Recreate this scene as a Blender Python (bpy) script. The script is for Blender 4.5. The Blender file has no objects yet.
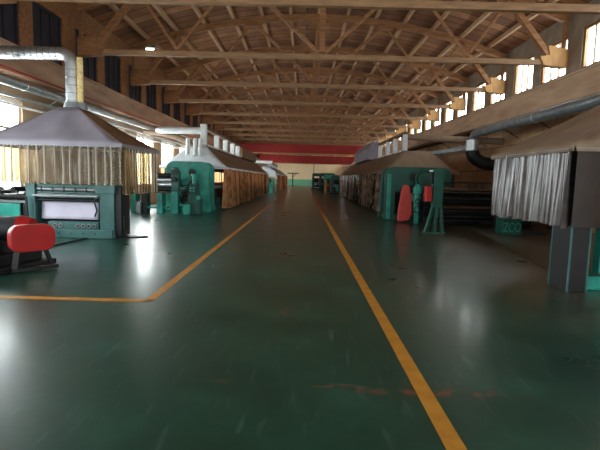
import bpy, math, random
from mathutils import Vector
random.seed(4)
PI = math.pi
S = bpy.context.scene
COL = S.collection

# ---------------------------------------------------------------- materials
def rgb(h):
    h = h.lstrip('#'); v = [int(h[i:i+2], 16)/255 for i in (0, 2, 4)]
    return tuple((c/12.92 if c <= .04045 else ((c+.055)/1.055)**2.4) for c in v) + (1,)

def newmat(name):
    m = bpy.data.materials.new(name); m.use_nodes = True
    nt = m.node_tree; nt.nodes.clear()
    out = nt.nodes.new('ShaderNodeOutputMaterial')
    return m, nt, out

def N(nt, t, **k):
    n = nt.nodes.new(t)
    for a, b in k.items():
        if a.startswith('i_'):
            n.inputs[a[2:].replace('_', ' ')].default_value = b
        else:
            setattr(n, a, b)
    return n

def ramp(nt, stops):
    r = nt.nodes.new('ShaderNodeValToRGB')
    e = r.color_ramp.elements
    e[0].position, e[0].color = stops[0]
    e[1].position, e[1].color = stops[1]
    for p, c in stops[2:]:
        x = e.new(p); x.color = c
    return r

def mottled(name, c1, c2, rough=.5, metal=0, scale=4, stretch=(1, 1, 1), bump=.15, rough2=None, detail=6, spec=.5):
    m, nt, out = newmat(name); L = nt.links.new
    co = N(nt, 'ShaderNodeTexCoord'); mp = N(nt, 'ShaderNodeMapping'); mp.inputs['Scale'].default_value = stretch
    L(co.outputs['Object'], mp.inputs['Vector'])
    no = N(nt, 'ShaderNodeTexNoise'); no.inputs['Scale'].default_value = scale; no.inputs['Detail'].default_value = detail
    L(mp.outputs[0], no.inputs['Vector'])
    r = ramp(nt, [(.3, rgb(c1)), (.7, rgb(c2))]); L(no.outputs['Fac'], r.inputs[0])
    b = N(nt, 'ShaderNodeBsdfPrincipled'); L(r.outputs[0], b.inputs['Base Color'])
    b.inputs['Metallic'].default_value = metal; b.inputs['Specular IOR Level'].default_value = spec
    if rough2 is None: b.inputs['Roughness'].default_value = rough
    else:
        mr = N(nt, 'ShaderNodeMapRange'); mr.inputs['To Min'].default_value = rough; mr.inputs['To Max'].default_value = rough2
        L(no.outputs['Fac'], mr.inputs[0]); L(mr.outputs[0], b.inputs['Roughness'])
    if bump:
        bp = N(nt, 'ShaderNodeBump'); bp.inputs['Strength'].default_value = bump; bp.inputs['Distance'].default_value = .01
        L(no.outputs['Fac'], bp.inputs['Height']); L(bp.outputs[0], b.inputs['Normal'])
    L(b.outputs[0], out.inputs[0])
    return m

def curtain_mat(name, tint, body, clear, trans, rough=.25, see=None, strips=0):
    """flexible plastic film: part see-through, part scattering, part glossy"""
    m, nt, out = newmat(name); L = nt.links.new
    co = N(nt, 'ShaderNodeTexCoord'); mp = N(nt, 'ShaderNodeMapping'); mp.inputs['Scale'].default_value = (1.2, 1.2, .8)
    L(co.outputs['Object'], mp.inputs['Vector'])
    no = N(nt, 'ShaderNodeTexNoise'); no.inputs['Scale'].default_value = 3; L(mp.outputs[0], no.inputs['Vector'])
    r = ramp(nt, [(.3, rgb(body)), (.7, rgb(tint))])
    if strips:   # each hanging strip takes its own random tone
        sp = N(nt, 'ShaderNodeSeparateXYZ'); L(co.outputs['Object'], sp.inputs[0])
        sn = N(nt, 'ShaderNodeMath', operation='SNAP'); L(sp.outputs['Y'], sn.inputs[0]); sn.inputs[1].default_value = strips
        wn_ = N(nt, 'ShaderNodeTexWhiteNoise', noise_dimensions='1D'); L(sn.outputs[0], wn_.inputs['W'])
        av = N(nt, 'ShaderNodeMath', operation='MULTIPLY_ADD'); L(wn_.outputs['Value'], av.inputs[0]); av.inputs[1].default_value = .55; L(no.outputs['Fac'], av.inputs[2])
        sb = N(nt, 'ShaderNodeMath', operation='SUBTRACT'); L(av.outputs[0], sb.inputs[0]); sb.inputs[1].default_value = .27
        L(sb.outputs[0], r.inputs[0])
    else: L(no.outputs['Fac'], r.inputs[0])
    tr = N(nt, 'ShaderNodeBsdfTransparent'); tr.inputs[0].default_value = rgb(see or tint)
    tl = N(nt, 'ShaderNodeBsdfTranslucent'); L(r.outputs[0], tl.inputs[0])
    pb = N(nt, 'ShaderNodeBsdfPrincipled'); L(r.outputs[0], pb.inputs['Base Color']); pb.inputs['Roughness'].default_value = rough
    pb.inputs['Specular IOR Level'].default_value = .8
    m1 = N(nt, 'ShaderNodeMixShader'); m1.inputs[0].default_value = trans
    L(pb.outputs[0], m1.inputs[1]); L(tl.outputs[0], m1.inputs[2])
    m2 = N(nt, 'ShaderNodeMixShader'); m2.inputs[0].default_value = clear
    L(m1.outputs[0], m2.inputs[1]); L(tr.outputs[0], m2.inputs[2]); L(m2.outputs[0], out.inputs[0])
    return m

M = {}
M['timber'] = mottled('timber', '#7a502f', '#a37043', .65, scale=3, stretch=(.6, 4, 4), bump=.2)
M['tie_timber'] = mottled('tie_timber', '#836143', '#a67f57', .6, scale=3, stretch=(.6, 4, 4), bump=.15)
M['timber_long'] = mottled('timber_long', '#a67f5c', '#c49c74', .7, scale=3, stretch=(5, .5, 5), bump=.2)
M['timber_yellow'] = mottled('timber_yellow', '#a9793f', '#c99552', .55, scale=3, stretch=(2, 2, .8), bump=.1)
M['window_timber'] = mottled('window_timber', '#7a5228', '#99703a', .6, scale=3)
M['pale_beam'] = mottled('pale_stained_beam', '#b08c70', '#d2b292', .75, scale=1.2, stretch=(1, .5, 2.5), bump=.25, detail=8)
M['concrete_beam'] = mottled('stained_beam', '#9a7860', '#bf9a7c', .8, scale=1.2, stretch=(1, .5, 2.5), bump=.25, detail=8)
M['grey_post'] = mottled('grey_post', '#80715f', '#9c8b78', .8, scale=2)
M['teal'] = mottled('teal_paint', '#197d6f', '#31a492', .38, scale=3, bump=.05, rough2=.5)
M['teal_pale'] = mottled('pale_teal_paint', '#315a59', '#42706d', .42, scale=3, bump=.05)
M['cyan'] = mottled('cyan_paint', '#2fae9f', '#46c6b4', .4, scale=3, bump=.05)
M['green'] = mottled('dark_green_paint', '#0c4438', '#15594a', .35, scale=3, bump=.08, rough2=.5)
M['red'] = mottled('red_paint', '#9c1a1c', '#b82624', .4, scale=2.5, bump=.05)
M['red_pale'] = mottled('faded_red_paint', '#c63d36', '#d24d43', .42, scale=2.5, bump=.05)
M['crane'] = mottled('crane_red', '#8a150e', '#a31f15', .6, scale=1, bump=.05)
M['steel'] = mottled('galvanised_steel', '#b4babe', '#d0d6d8', .28, metal=.9, scale=6, bump=.1, rough2=.42)
M['dull_steel'] = mottled('dull_steel', '#7c8386', '#9ca3a5', .4, metal=.5, scale=4, bump=.1)
M['dark'] = mottled('dark_iron', '#17191b', '#26282a', .5, metal=.3, scale=6, bump=.15)
M['black'] = mottled('black_rubber', '#0d0d0e', '#171718', .5, scale=6)
M['brown_steel'] = mottled('rusty_steel', '#3d2c22', '#5a4230', .5, metal=.3, scale=5)
M['tarp_grey'] = mottled('grey_tarpaulin', '#7b7580', '#908a94', .55, scale=1.6, bump=.5)
M['tarp_brown'] = mottled('brown_tarpaulin', '#6b4f39', '#86674b', .8, scale=1.5, bump=.4, spec=.2)
M['tarp_white'] = mottled('white_tarpaulin', '#c9cdd0', '#e6e8ea', .45, scale=2, bump=.3)
M['tarp_tan'] = mottled('tan_tarpaulin', '#7a6552', '#978069', .65, scale=1.5, bump=.5, spec=.3)
M['white'] = mottled('white_paint', '#cfd2d0', '#e8e8e4', .45, scale=3)
M['paper'] = mottled('pale_lilac_sheet', '#c3bcd2', '#d8d2e2', .6, scale=1.5, bump=.05)
M['yellow'] = mottled('yellow_paint', '#ac7218', '#c68b2a', .5, scale=6, bump=.05)
M['sun_yellow'] = mottled('sunlit_yellow', '#d0ad5c', '#f8e4ae', .35, metal=.3, scale=14, bump=.4)  # colour of the duct side lit by the sun
M['cream'] = mottled('cream_plaster', '#f0d0a0', '#f8ddb4', .8, scale=.5)
M['dado'] = mottled('green_dado', '#6bab86', '#7fbd98', .6, scale=.5)
M['gauge'] = mottled('gauge_face', '#7c8282', '#949a98', .3, scale=5)
M['dark_board'] = mottled('dark_board', '#1b1a24', '#282633', .5, scale=2)
M['wall_left'] = mottled('left_wall_plaster', '#a98f74', '#c2a88a', .8, scale=.8, bump=.2)
M['pvc'] = curtain_mat('clear_yellowed_film', '#a4947a', '#7b6c58', .55, .45, .12, '#efe0c0')
M['pvc_silver'] = curtain_mat('silver_grey_film', '#7a7270', '#544d4b', .05, .2, .18)
M['pvc_brown'] = curtain_mat('brown_film', '#dca878', '#6e4830', .14, .6, .35, strips=.55)
M['pvc_dark'] = curtain_mat('dark_brown_film', '#3e2a1b', '#2a1c12', .05, .3, .6)
M['pvc_taupe'] = curtain_mat('taupe_film', '#c2b09c', '#41362e', .06, .3, .2, strips=.5)

M['pvc_fold'] = curtain_mat('doubled_clear_film', '#e4ded2', '#cfc6b6', .3, .4, .12, '#efe4cc')
def mat_panels():
    m, nt, out = newmat('tan_wall_panels'); L = nt.links.new
    co = N(nt, 'ShaderNodeTexCoord'); sp = N(nt, 'ShaderNodeSeparateXYZ'); cb = N(nt, 'ShaderNodeCombineXYZ')
    L(co.outputs['Object'], sp.inputs[0]); L(sp.outputs['Y'], cb.inputs[0]); L(sp.outputs['Z'], cb.inputs[1])
    br = N(nt, 'ShaderNodeTexBrick'); L(cb.outputs[0], br.inputs['Vector'])
    br.inputs['Scale'].default_value = 1; br.inputs['Brick Width'].default_value = 1.9; br.inputs['Row Height'].default_value = 1.15
    br.inputs['Mortar Size'].default_value = .02; br.inputs['Color1'].default_value = rgb('#cda67c'); br.inputs['Color2'].default_value = rgb('#b48e68')
    br.inputs['Mortar'].default_value = rgb('#4c3828')
    no = N(nt, 'ShaderNodeTexNoise'); no.inputs['Scale'].default_value = 1.3; no.inputs['Detail'].default_value = 8; L(co.outputs['Object'], no.inputs['Vector'])
    mx = N(nt, 'ShaderNodeMix', data_type='RGBA', blend_type='MULTIPLY'); mx.inputs[0].default_value = .6
    r = ramp(nt, [(.3, (.55, .5, .45, 1)), (.65, (1, 1, 1, 1))]); L(no.outputs['Fac'], r.inputs[0])
    L(br.outputs['Color'], mx.inputs[6]); L(r.outputs[0], mx.inputs[7])
    b = N(nt, 'ShaderNodeBsdfPrincipled'); b.inputs['Roughness'].default_value = .75
    L(mx.outputs[2], b.inputs['Base Color']); L(b.outputs[0], out.inputs[0])
    return m
M['panels'] = mat_panels()

def mat_ceiling():
    m, nt, out = newmat('roof_boards'); L = nt.links.new
    co = N(nt, 'ShaderNodeTexCoord')
    br = N(nt, 'ShaderNodeTexBrick'); L(co.outputs['Object'], br.inputs['Vector'])
    br.inputs['Scale'].default_value = 1; br.inputs['Brick Width'].default_value = 40; br.inputs['Row Height'].default_value = .62
    br.inputs['Mortar Size'].default_value = .03; br.inputs['Mortar Smooth'].default_value = .3; br.inputs['Bias'].default_value = .1
    br.inputs['Color1'].default_value = rgb('#b07a4e'); br.inputs['Color2'].default_value = rgb('#7d5133'); br.inputs['Mortar'].default_value = rgb('#2a1a12')
    no = N(nt, 'ShaderNodeTexNoise'); no.inputs['Scale'].default_value = 1.1; no.inputs['Detail'].default_value = 8; L(co.outputs['Object'], no.inputs['Vector'])
    r = ramp(nt, [(.35, (.5, .45, .42, 1)), (.65, (1, 1, 1, 1))]); L(no.outputs['Fac'], r.inputs[0])
    mx = N(nt, 'ShaderNodeMix', data_type='RGBA', blend_type='MULTIPLY'); mx.inputs[0].default_value = .7
    L(br.outputs['Color'], mx.inputs[6]); L(r.outputs[0], mx.inputs[7])
    b = N(nt, 'ShaderNodeBsdfPrincipled'); b.inputs['Roughness'].default_value = .8
    bp = N(nt, 'ShaderNodeBump'); bp.inputs['Strength'].default_value = .4; bp.inputs['Distance'].default_value = .02; bp.invert = True
    L(br.outputs['Fac'], bp.inputs['Height']); L(bp.outputs[0], b.inputs['Normal'])
    L(mx.outputs[2], b.inputs['Base Color']); L(b.outputs[0], out.inputs[0])
    return m
M['ceiling'] = mat_ceiling()

def mat_floor():
    m, nt, out = newmat('green_painted_floor'); L = nt.links.new
    co = N(nt, 'ShaderNodeTexCoord')
    no = N(nt, 'ShaderNodeTexNoise'); no.inputs['Scale'].default_value = .9; no.inputs['Detail'].default_value = 9; no.inputs['Roughness'].default_value = .62
    L(co.outputs['Object'], no.inputs['Vector'])
    r = ramp(nt, [(.3, rgb('#0b3328')), (.55, rgb('#174638')), (.74, rgb('#2a5f4f'))]); L(no.outputs['Fac'], r.inputs[0])
    # paint worn down to reddish primer, in small scattered patches
    n2 = N(nt, 'ShaderNodeTexNoise'); n2.inputs['Scale'].default_value = 1.9; n2.inputs['Detail'].default_value = 7; n2.inputs['Roughness'].default_value = .6
    mp = N(nt, 'ShaderNodeMapping'); mp.inputs['Scale'].default_value = (.8, 1.2, 1); mp.inputs['Location'].default_value = (3.1, 1.7, 0)
    L(co.outputs['Object'], mp.inputs[0]); L(mp.outputs[0], n2.inputs['Vector'])
    k = ramp(nt, [(.74, (0, 0, 0, 1)), (.8, (.8, .8, .8, 1))]); L(n2.outputs['Fac'], k.inputs[0])
    mx = N(nt, 'ShaderNodeMix', data_type='RGBA'); L(k.outputs[0], mx.inputs[0]); L(r.outputs[0], mx.inputs[6]); mx.inputs[7].default_value = rgb('#94533f')
    s0 = N(nt, 'ShaderNodeSeparateXYZ'); L(co.outputs['Object'], s0.inputs[0])
    def bell(sock, c, hw):
        a = N(nt, 'ShaderNodeMath', operation='SUBTRACT'); L(sock, a.inputs[0]); a.inputs[1].default_value = c
        d = N(nt, 'ShaderNodeMath', operation='ABSOLUTE'); L(a.outputs[0], d.inputs[0])
        e = N(nt, 'ShaderNodeMapRange', interpolation_type='SMOOTHSTEP'); L(d.outputs[0], e.inputs[0])
        e.inputs['From Min'].default_value = 0; e.inputs['From Max'].default_value = hw; e.inputs['To Min'].default_value = 1; e.inputs['To Max'].default_value = 0
        return e.outputs[0]
    n4 = N(nt, 'ShaderNodeTexNoise'); n4.inputs['Scale'].default_value = 9; n4.inputs['Detail'].default_value = 6; L(co.outputs['Object'], n4.inputs['Vector'])
    k4 = ramp(nt, [(.47, (0, 0, 0, 1)), (.6, (.7, .7, .7, 1))]); L(n4.outputs['Fac'], k4.inputs[0])
    streak = k4.outputs[0]; tot = None
    for cx_, hx_, cy_, hy_ in ((1.0, 1.0, 3.3, .1), (-.18, .12, 5.3, .25), (-.62, .14, 3.45, .12), (.3, .5, 3.36, .06)):
        p1 = N(nt, 'ShaderNodeMath', operation='MULTIPLY'); L(bell(s0.outputs['X'], cx_, hx_), p1.inputs[0]); L(bell(s0.outputs['Y'], cy_, hy_), p1.inputs[1])
        if tot is None: tot = p1.outputs[0]
        else:
            q1 = N(nt, 'ShaderNodeMath', operation='MAXIMUM'); L(tot, q1.inputs[0]); L(p1.outputs[0], q1.inputs[1]); tot = q1.outputs[0]
    p2 = N(nt, 'ShaderNodeMath', operation='MULTIPLY'); L(tot, p2.inputs[0]); L(streak, p2.inputs[1])
    mxs = N(nt, 'ShaderNodeMix', data_type='RGBA'); L(p2.outputs[0], mxs.inputs[0]); L(mx.outputs[2], mxs.inputs[6]); mxs.inputs[7].default_value = rgb('#8a4a3a'); mx = mxs
    # brownish reflection along the right-hand machines, put into the floor colour
    sp = N(nt, 'ShaderNodeSeparateXYZ'); L(co.outputs['Object'], sp.inputs[0])
    ws = N(nt, 'ShaderNodeMapRange', interpolation_type='SMOOTHSTEP'); ws.inputs['From Min'].default_value = 2.2; ws.inputs['From Max'].default_value = 4.6; L(sp.outputs['X'], ws.inputs[0])
    wn = N(nt, 'ShaderNodeMath', operation='MULTIPLY'); L(ws.outputs[0], wn.inputs[0])
    k2 = ramp(nt, [(.38, (.3, .3, .3, 1)), (.6, (.9, .9, .9, 1))]); L(no.outputs['Fac'], k2.inputs[0]); L(k2.outputs[0], wn.inputs[1])
    mx2 = N(nt, 'ShaderNodeMix', data_type='RGBA'); L(wn.outputs[0], mx2.inputs[0]); L(mx.outputs[2], mx2.inputs[6]); mx2.inputs[7].default_value = rgb('#5c4b3c')
    # fine pale scratches
    sc = N(nt, 'ShaderNodeTexNoise'); sc.inputs['Scale'].default_value = 5; sc.inputs['Detail'].default_value = 8
    m3 = N(nt, 'ShaderNodeMapping'); m3.inputs['Scale'].default_value = (2.6, .35, 1); m3.inputs['Rotation'].default_value = (0, 0, -.7)
    L(co.outputs['Object'], m3.inputs[0]); L(m3.outputs[0], sc.inputs['Vector'])
    k3 = ramp(nt, [(.6, (0, 0, 0, 1)), (.8, (.25, .25, .25, 1))]); L(sc.outputs['Fac'], k3.inputs[0])
    mx3 = N(nt, 'ShaderNodeMix', data_type='RGBA'); L(k3.outputs[0], mx3.inputs[0]); L(mx2.outputs[2], mx3.inputs[6]); mx3.inputs[7].default_value = rgb('#8ea59c')
    b = N(nt, 'ShaderNodeBsdfPrincipled'); L(mx3.outputs[2], b.inputs['Base Color'])
    mr = N(nt, 'ShaderNodeMapRange'); mr.inputs['To Min'].default_value = .2; mr.inputs['To Max'].default_value = .42; L(no.outputs['Fac'], mr.inputs[0]); L(mr.outputs[0], b.inputs['Roughness'])
    b.inputs['Specular IOR Level'].default_value = .6; b.inputs['Coat Weight'].default_value = .18; b.inputs['Coat Roughness'].default_value = .13
    nb = N(nt, 'ShaderNodeTexNoise'); nb.inputs['Scale'].default_value = 2.2; nb.inputs['Detail'].default_value = 4; L(co.outputs['Object'], nb.inputs['Vector'])
    bp = N(nt, 'ShaderNodeBump'); bp.inputs['Strength'].default_value = .16; bp.inputs['Distance'].default_value = .02
    L(nb.outputs['Fac'], bp.inputs['Height']); L(bp.outputs[0], b.inputs['Normal']); L(bp.outputs[0], b.inputs['Coat Normal'])
    L(b.outputs[0], out.inputs[0])
    return m
M['floor'] = mat_floor()

def mat_glass():
    m, nt, out = newmat('window_glass'); L = nt.links.new
    t = N(nt, 'ShaderNodeBsdfTransparent'); t.inputs[0].default_value = (.93, .95, .95, 1)
    g = N(nt, 'ShaderNodeBsdfGlossy'); g.inputs['Roughness'].default_value = .08
    x = N(nt, 'ShaderNodeMixShader'); x.inputs[0].default_value = .08
    L(t.outputs[0], x.inputs[1]); L(g.outputs[0], x.inputs[2]); L(x.outputs[0], out.inputs[0])
    return m
M['glass'] = mat_glass()
def mat_emit(name, c, s):
    m, nt, out = newmat(name); e = N(nt, 'ShaderNodeEmission'); e.inputs[0].default_value = rgb(c); e.inputs[1].default_value = s
    nt.links.new(e.outputs[0], out.inputs[0]); return m
M['tube'] = mat_emit('lamp_tube', '#e8fff8', 7)

# ---------------------------------------------------------------- mesh builder
ORG = {}
class MB:
    def __init__(s): s.v = []; s.f = []; s.sm = []
    def add(s, vs, fs, smooth=False):
        n = len(s.v); s.v += [tuple(p) for p in vs]
        s.f += [tuple(i+n for i in f) for f in fs]; s.sm += [smooth]*len(fs); return s
    def box(s, x0, x1, y0, y1, z0, z1):
        if x0 > x1: x0, x1 = x1, x0
        if y0 > y1: y0, y1 = y1, y0
        return s.add([(x, y, z) for z in (z0, z1) for y in (y0, y1) for x in (x0, x1)],
                     [(0, 2, 3, 1), (4, 5, 7, 6), (0, 1, 5, 4), (2, 6, 7, 3), (0, 4, 6, 2), (1, 3, 7, 5)])
    def bar(s, a, b, w, h, up=(0, 0, 1)):
        a, b = Vector(a), Vector(b); d = (b-a).normalized(); u = Vector(up)
        if abs(d.dot(u)) > .98: u = Vector((0, 1, 0))
        r = d.cross(u).normalized(); t = r.cross(d).normalized()
        vs = [p + r*(w/2*i) + t*(h/2*j) for p in (a, b) for i, j in ((-1, -1), (1, -1), (1, 1), (-1, 1))]
        return s.add(vs, [(0, 3, 2, 1), (4, 5, 6, 7), (0, 1, 5, 4), (1, 2, 6, 5), (2, 3, 7, 6), (3, 0, 4, 7)])
    def cyl(s, a, b, r, r2=None, n=24, cap=True):
        a, b = Vector(a), Vector(b); r2 = r if r2 is None else r2
        d = (b-a).normalized(); u = Vector((0, 0, 1)) if abs(d.z) < .9 else Vector((1, 0, 0))
        p = d.cross(u).normalized(); q = d.cross(p).normalized()
        vs = [c + (p*math.cos(2*PI*i/n) + q*math.sin(2*PI*i/n))*rr for c, rr in ((a, r), (b, r2)) for i in range(n)]
        s.add(vs, [(i, (i+1) % n, n+(i+1) % n, n+i) for i in range(n)], True)
        if cap: s.add(vs, [tuple(reversed(range(n))), tuple(range(n, 2*n))])
        return s
    def tube(s, pts, r, n=14, radii=None):
        pts = [Vector(p) for p in pts]; k = len(pts); rings = []; ref = None
        for i, p in enumerate(pts):
            d = (pts[min(i+1, k-1)] - pts[max(i-1, 0)]).normalized()
            if ref is None:
                ref = Vector((0, 0, 1)) if abs(d.z) < .9 else Vector((1, 0, 0))
            a = (ref - d*ref.dot(d)).normalized(); ref = a; b = d.cross(a)
            rr = radii[i] if radii else r
            rings.append([p + (a*math.cos(2*PI*j/n) + b*math.sin(2*PI*j/n))*rr for j in range(n)])
        vs = [q for g in rings for q in g]
        s.add(vs, [(i*n+j, i*n+(j+1) % n, (i+1)*n+(j+1) % n, (i+1)*n+j) for i in range(k-1) for j in range(n)], True)
        s.add(vs, [tuple(reversed(range(n))), tuple(range((k-1)*n, k*n))]); return s
    def prism(s, poly, axis, a, b):
        """poly: 2-D outline; axis y -> (x,z), x -> (y,z), z -> (x,y)"""
        def P(p, t): return {'y': (p[0], t, p[1]), 'x': (t, p[0], p[1]), 'z': (p[0], p[1], t)}[axis]
        n = len(poly); vs = [P(p, a) for p in poly] + [P(p, b) for p in poly]
        return s.add(vs, [tuple(range(n)), tuple(reversed(range(n, 2*n)))] + [(i, n+i, n+(i+1) % n, (i+1) % n) for i in range(n)])
    def ring(s, c, axis, R, r, n=28, m=8):
        c = Vector(c); A = {'y': (Vector((1, 0, 0)), Vector((0, 0, 1)), Vector((0, 1, 0))), 'x': (Vector((0, 1, 0)), Vector((0, 0, 1)), Vector((1, 0, 0))), 'z': (Vector((1, 0, 0)), Vector((0, 1, 0)), Vector((0, 0, 1)))}[axis]
        vs = []
        for i in range(n):
            d = A[0]*math.cos(2*PI*i/n) + A[1]*math.sin(2*PI*i/n)
            for j in range(m):
                vs.append(c + d*(R + r*math.cos(2*PI*j/m)) + A[2]*(r*math.sin(2*PI*j/m)))
        return s.add(vs, [(i*m+j, ((i+1) % n)*m+j, ((i+1) % n)*m+(j+1) % m, i*m+(j+1) % m) for i in range(n) for j in range(m)], True)
    def patch(s, p00, p10, p11, p01, nu, nv, fn=None):
        p00, p10, p11, p01 = map(Vector, (p00, p10, p11, p01))
        nrm = (p10-p00).cross(p01-p00).normalized(); vs = []
        for j in range(nv+1):
            for i in range(nu+1):
                u, v = i/nu, j/nv
                p = (p00*(1-u) + p10*u)*(1-v) + (p01*(1-u) + p11*u)*v
                if fn: p = p + nrm*fn(u, v)
                vs.append(p)
        w = nu+1
        return s.add(vs, [(j*w+i, j*w+i+1, (j+1)*w+i+1, (j+1)*w+i) for j in range(nv) for i in range(nu)], True)
    def build(s, name, mat, parent=None, bevel=0, solid=0, loc=None):
        me = bpy.data.meshes.new(name)
        if parent is not None: org = ORG[parent]
        elif loc is not None: org = Vector(loc)
        else:
            xs, ys, zs = zip(*s.v); org = Vector(((min(xs)+max(xs))/2, (min(ys)+max(ys))/2, min(zs)))
        me.from_pydata([tuple(Vector(p)-org) for p in s.v], [], s.f); me.validate(); me.update()
        for p, q in zip(me.polygons, s.sm): p.use_smooth = q
        me.materials.append(M[mat] if isinstance(mat, str) else mat)
        o = bpy.data.objects.new(name, me); COL.objects.link(o)
        if parent is not None: o.parent = parent
        else: o.location = org
        ORG[o] = org
        if bevel:
            b = o.modifiers.new('bevel', 'BEVEL'); b.width = bevel; b.segments = 2; b.limit_method = 'ANGLE'; b.angle_limit = .6
        if solid:
            b = o.modifiers.new('solid', 'SOLIDIFY'); b.thickness = solid; b.offset = 0
        return o

def tag(o, label=None, cat=None, group=None, kind=None):
    if label: o['label'] = label
    if cat: o['category'] = cat
    if group: o['group'] = group
    if kind: o['kind'] = kind
    return o
def thing(name, label, cat, loc, group=None):
    o = bpy.data.objects.new(name, None); COL.objects.link(o); o.location = loc; o.empty_display_size = .2
    ORG[o] = Vector(loc); return tag(o, label, cat, group)
def struct(name, mb, mat, loc=(0, 0, 0), bevel=0): return tag(mb.build(name, mat, None, bevel, loc=loc), kind='structure')
def copy_tree(o, label=None, group=None, loc=None):
    def rec(a, par):
        c = a.copy(); COL.objects.link(c)
        if par: c.parent = par
        for ch in list(a.children): rec(ch, c)
        return c
    r = rec(o, None)
    if loc is not None: r.location = loc
    if label: r['label'] = label
    if group: r['group'] = group
    return r
def arc(cx, cz, r, a0, a1, n): return [(cx + r*math.cos(math.radians(a0+(a1-a0)*i/n)), cz + r*math.sin(math.radians(a0+(a1-a0)*i/n))) for i in range(n+1)]
def rounded(x0, x1, z0, z1, r, top_only=False):
    p = [(x0, z0), (x1, z0)] if top_only else arc(x0+r, z0+r, r, 180, 270, 6) + arc(x1-r, z0+r, r, 270, 360, 6)
    return p + arc(x1-r, z1-r, r, 0, 90, 6) + arc(x0+r, z1-r, r, 90, 180, 6)
def elbow(c, a, b, r, n=8):
    """points on a quarter turn about centre c from unit dir a to unit dir b"""
    c, a, b = Vector(c), Vector(a), Vector(b)
    return [c + (a*math.cos(PI/2*i/n) + b*math.sin(PI/2*i/n))*r for i in range(n+1)]

# ---------------------------------------------------------------- hall shell
YB, YE = -6.0, 112.0
XL, XR = -8.7, 9.9          # wall faces
BL, BR = -8.4, 9.55         # faces of the long beams
CX = .57                    # middle of the hall
BAY = 5.1
TY = [11.92 + BAY*k for k in range(20)]

fl = struct('floor', MB().box(XL-.4, XR+.4, YB-.4, YE+.4, -.3, 0), 'floor')
ln = MB()
for poly in ([(.905, YB+.2), (1.03, YB+.2), (1.03, 84), (.905, 84)],):
    ln.prism(poly, 'z', .001, .004)
tag(ln.build('painted_line', 'yellow', fl), 'yellow painted aisle line on the right')
ln = MB().prism([(-1.99, 5.55), (-1.87, 5.62), (-1.87, 60), (-1.99, 60)], 'z', .001, .004)
ln.prism([(-8.5, 5.57), (-1.99, 5.55), (-1.87, 5.62), (-1.99, 5.68), (-8.5, 5.69)], 'z', .001, .004)
tag(ln.build('painted_line', 'yellow', fl), 'yellow painted line turning left at a corner')
MB().bar((8.0, 13.6, .001), (4.6, 7.4, .001), .03, .004).bar((6.3, 17.5, .001), (4.5, 7.6, .001), .02, .004).build('floor_joint', 'black', fl)

def zc(x): return 9.05 - .0205*(x-CX)**2         # underside of top chord
def deck(x): return zc(x) + .28 + .17
n = 24; mb = MB(); xs = [XL-.5 + (XR-XL+1)*i/n for i in range(n+1)]
mb.prism([(x, deck(x)) for x in xs] + [(x, deck(x)+.12) for x in reversed(xs)], 'y', YB-.4, YE+.4)
struct('ceiling', mb, 'ceiling')

# long beams and clerestories
struct('trim_1', MB().box(BL-.5, BL, YB, YE, 4.42, 5.25).box(BL-.5, BL+.06, YB, YE, 5.18, 5.25), 'concrete_beam', bevel=.02)
struct('trim_2', MB().box(BR, BR+.5, YB, YE, 4.56, 5.62).box(BR-.06, BR+.5, YB, YE, 5.54, 5.62), 'pale_beam', bevel=.02)
def clere(side):
    x0, x1 = (BL-.3, BL-.2) if side < 0 else (BR+.1, BR+.2)
    zb = 5.25 if side < 0 else 5.62
    zt = 6.95 if side < 0 else 7.08
    mbp, wins = MB(), []
    edges = []
    y = 11.8 - BAY*4
    while y < YE:
        edges += [(y+.3, y+2.1), (y+2.75, y+4.5)]; y += BAY
    prev = YB
    for a, b in edges:
        if a < YB+.1 or b > YE-.2: continue
        mbp.box(x0-.05, x1+.05, prev, a, zb, zt); prev = b; wins.append((a, b))
    mbp.box(x0-.05, x1+.05, prev, YE, zb, zt); mbp.box(x0-.05, x1+.05, YB, YE, zt, deck(x0 if side < 0 else x1)+.1)
    return mbp, wins, x0, x1, zb, zt
wn = [0]
def window(x0, x1, a, b, zb, zt, lights, frame, pane, along='y', rail=None):
    wn[0] += 1; f = MB(); bars = MB(); t = .1
    def B(u0, u1, z0, z1, m=f, d=0):
        if along == 'y': m.box(x0+d, x1-d, u0, u1, z0, z1)
        else: m.box(u0, u1, x0+d, x1-d, z0, z1)
    B(a, a+t, zb, zt); B(b-t, b, zb, zt); B(a+t, b-t, zb, zb+t); B(a+t, b-t, zt-t, zt)
    for i in range(1, lights):
        u = a+t + (b-a-2*t)*i/lights; B(u-.035, u+.035, zb+t, zt-t, bars, .01)
    if rail: B(a+t, b-t, rail-.03, rail+.03, bars, .02)
    o = struct('window_%d' % wn[0], f, frame)
    bars.build('glazing_bar', frame if frame == 'dark_board' else 'grey_post', o)
    g = MB(); mid = (x0+x1)/2
    B(a+t, b-t, zb+t, zt-t, g, (x1-x0)/2-.006)
    g.build('window_pane', pane, o)
mbp, wins, x0, x1, zb, zt = clere(1)
struct('wall_right_upper', mbp, 'grey_post')
for a, b in wins: window(x0, x1, a, b, zb, zt, 3, 'window_timber', 'glass')
mbp, wins, x0, x1, zb, zt = clere(-1)
struct('wall_left_upper', mbp, 'timber')
for a, b in wins: window(x0, x1, a, b, zb, zt, 3, 'dark_board', 'dark_board')

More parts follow.
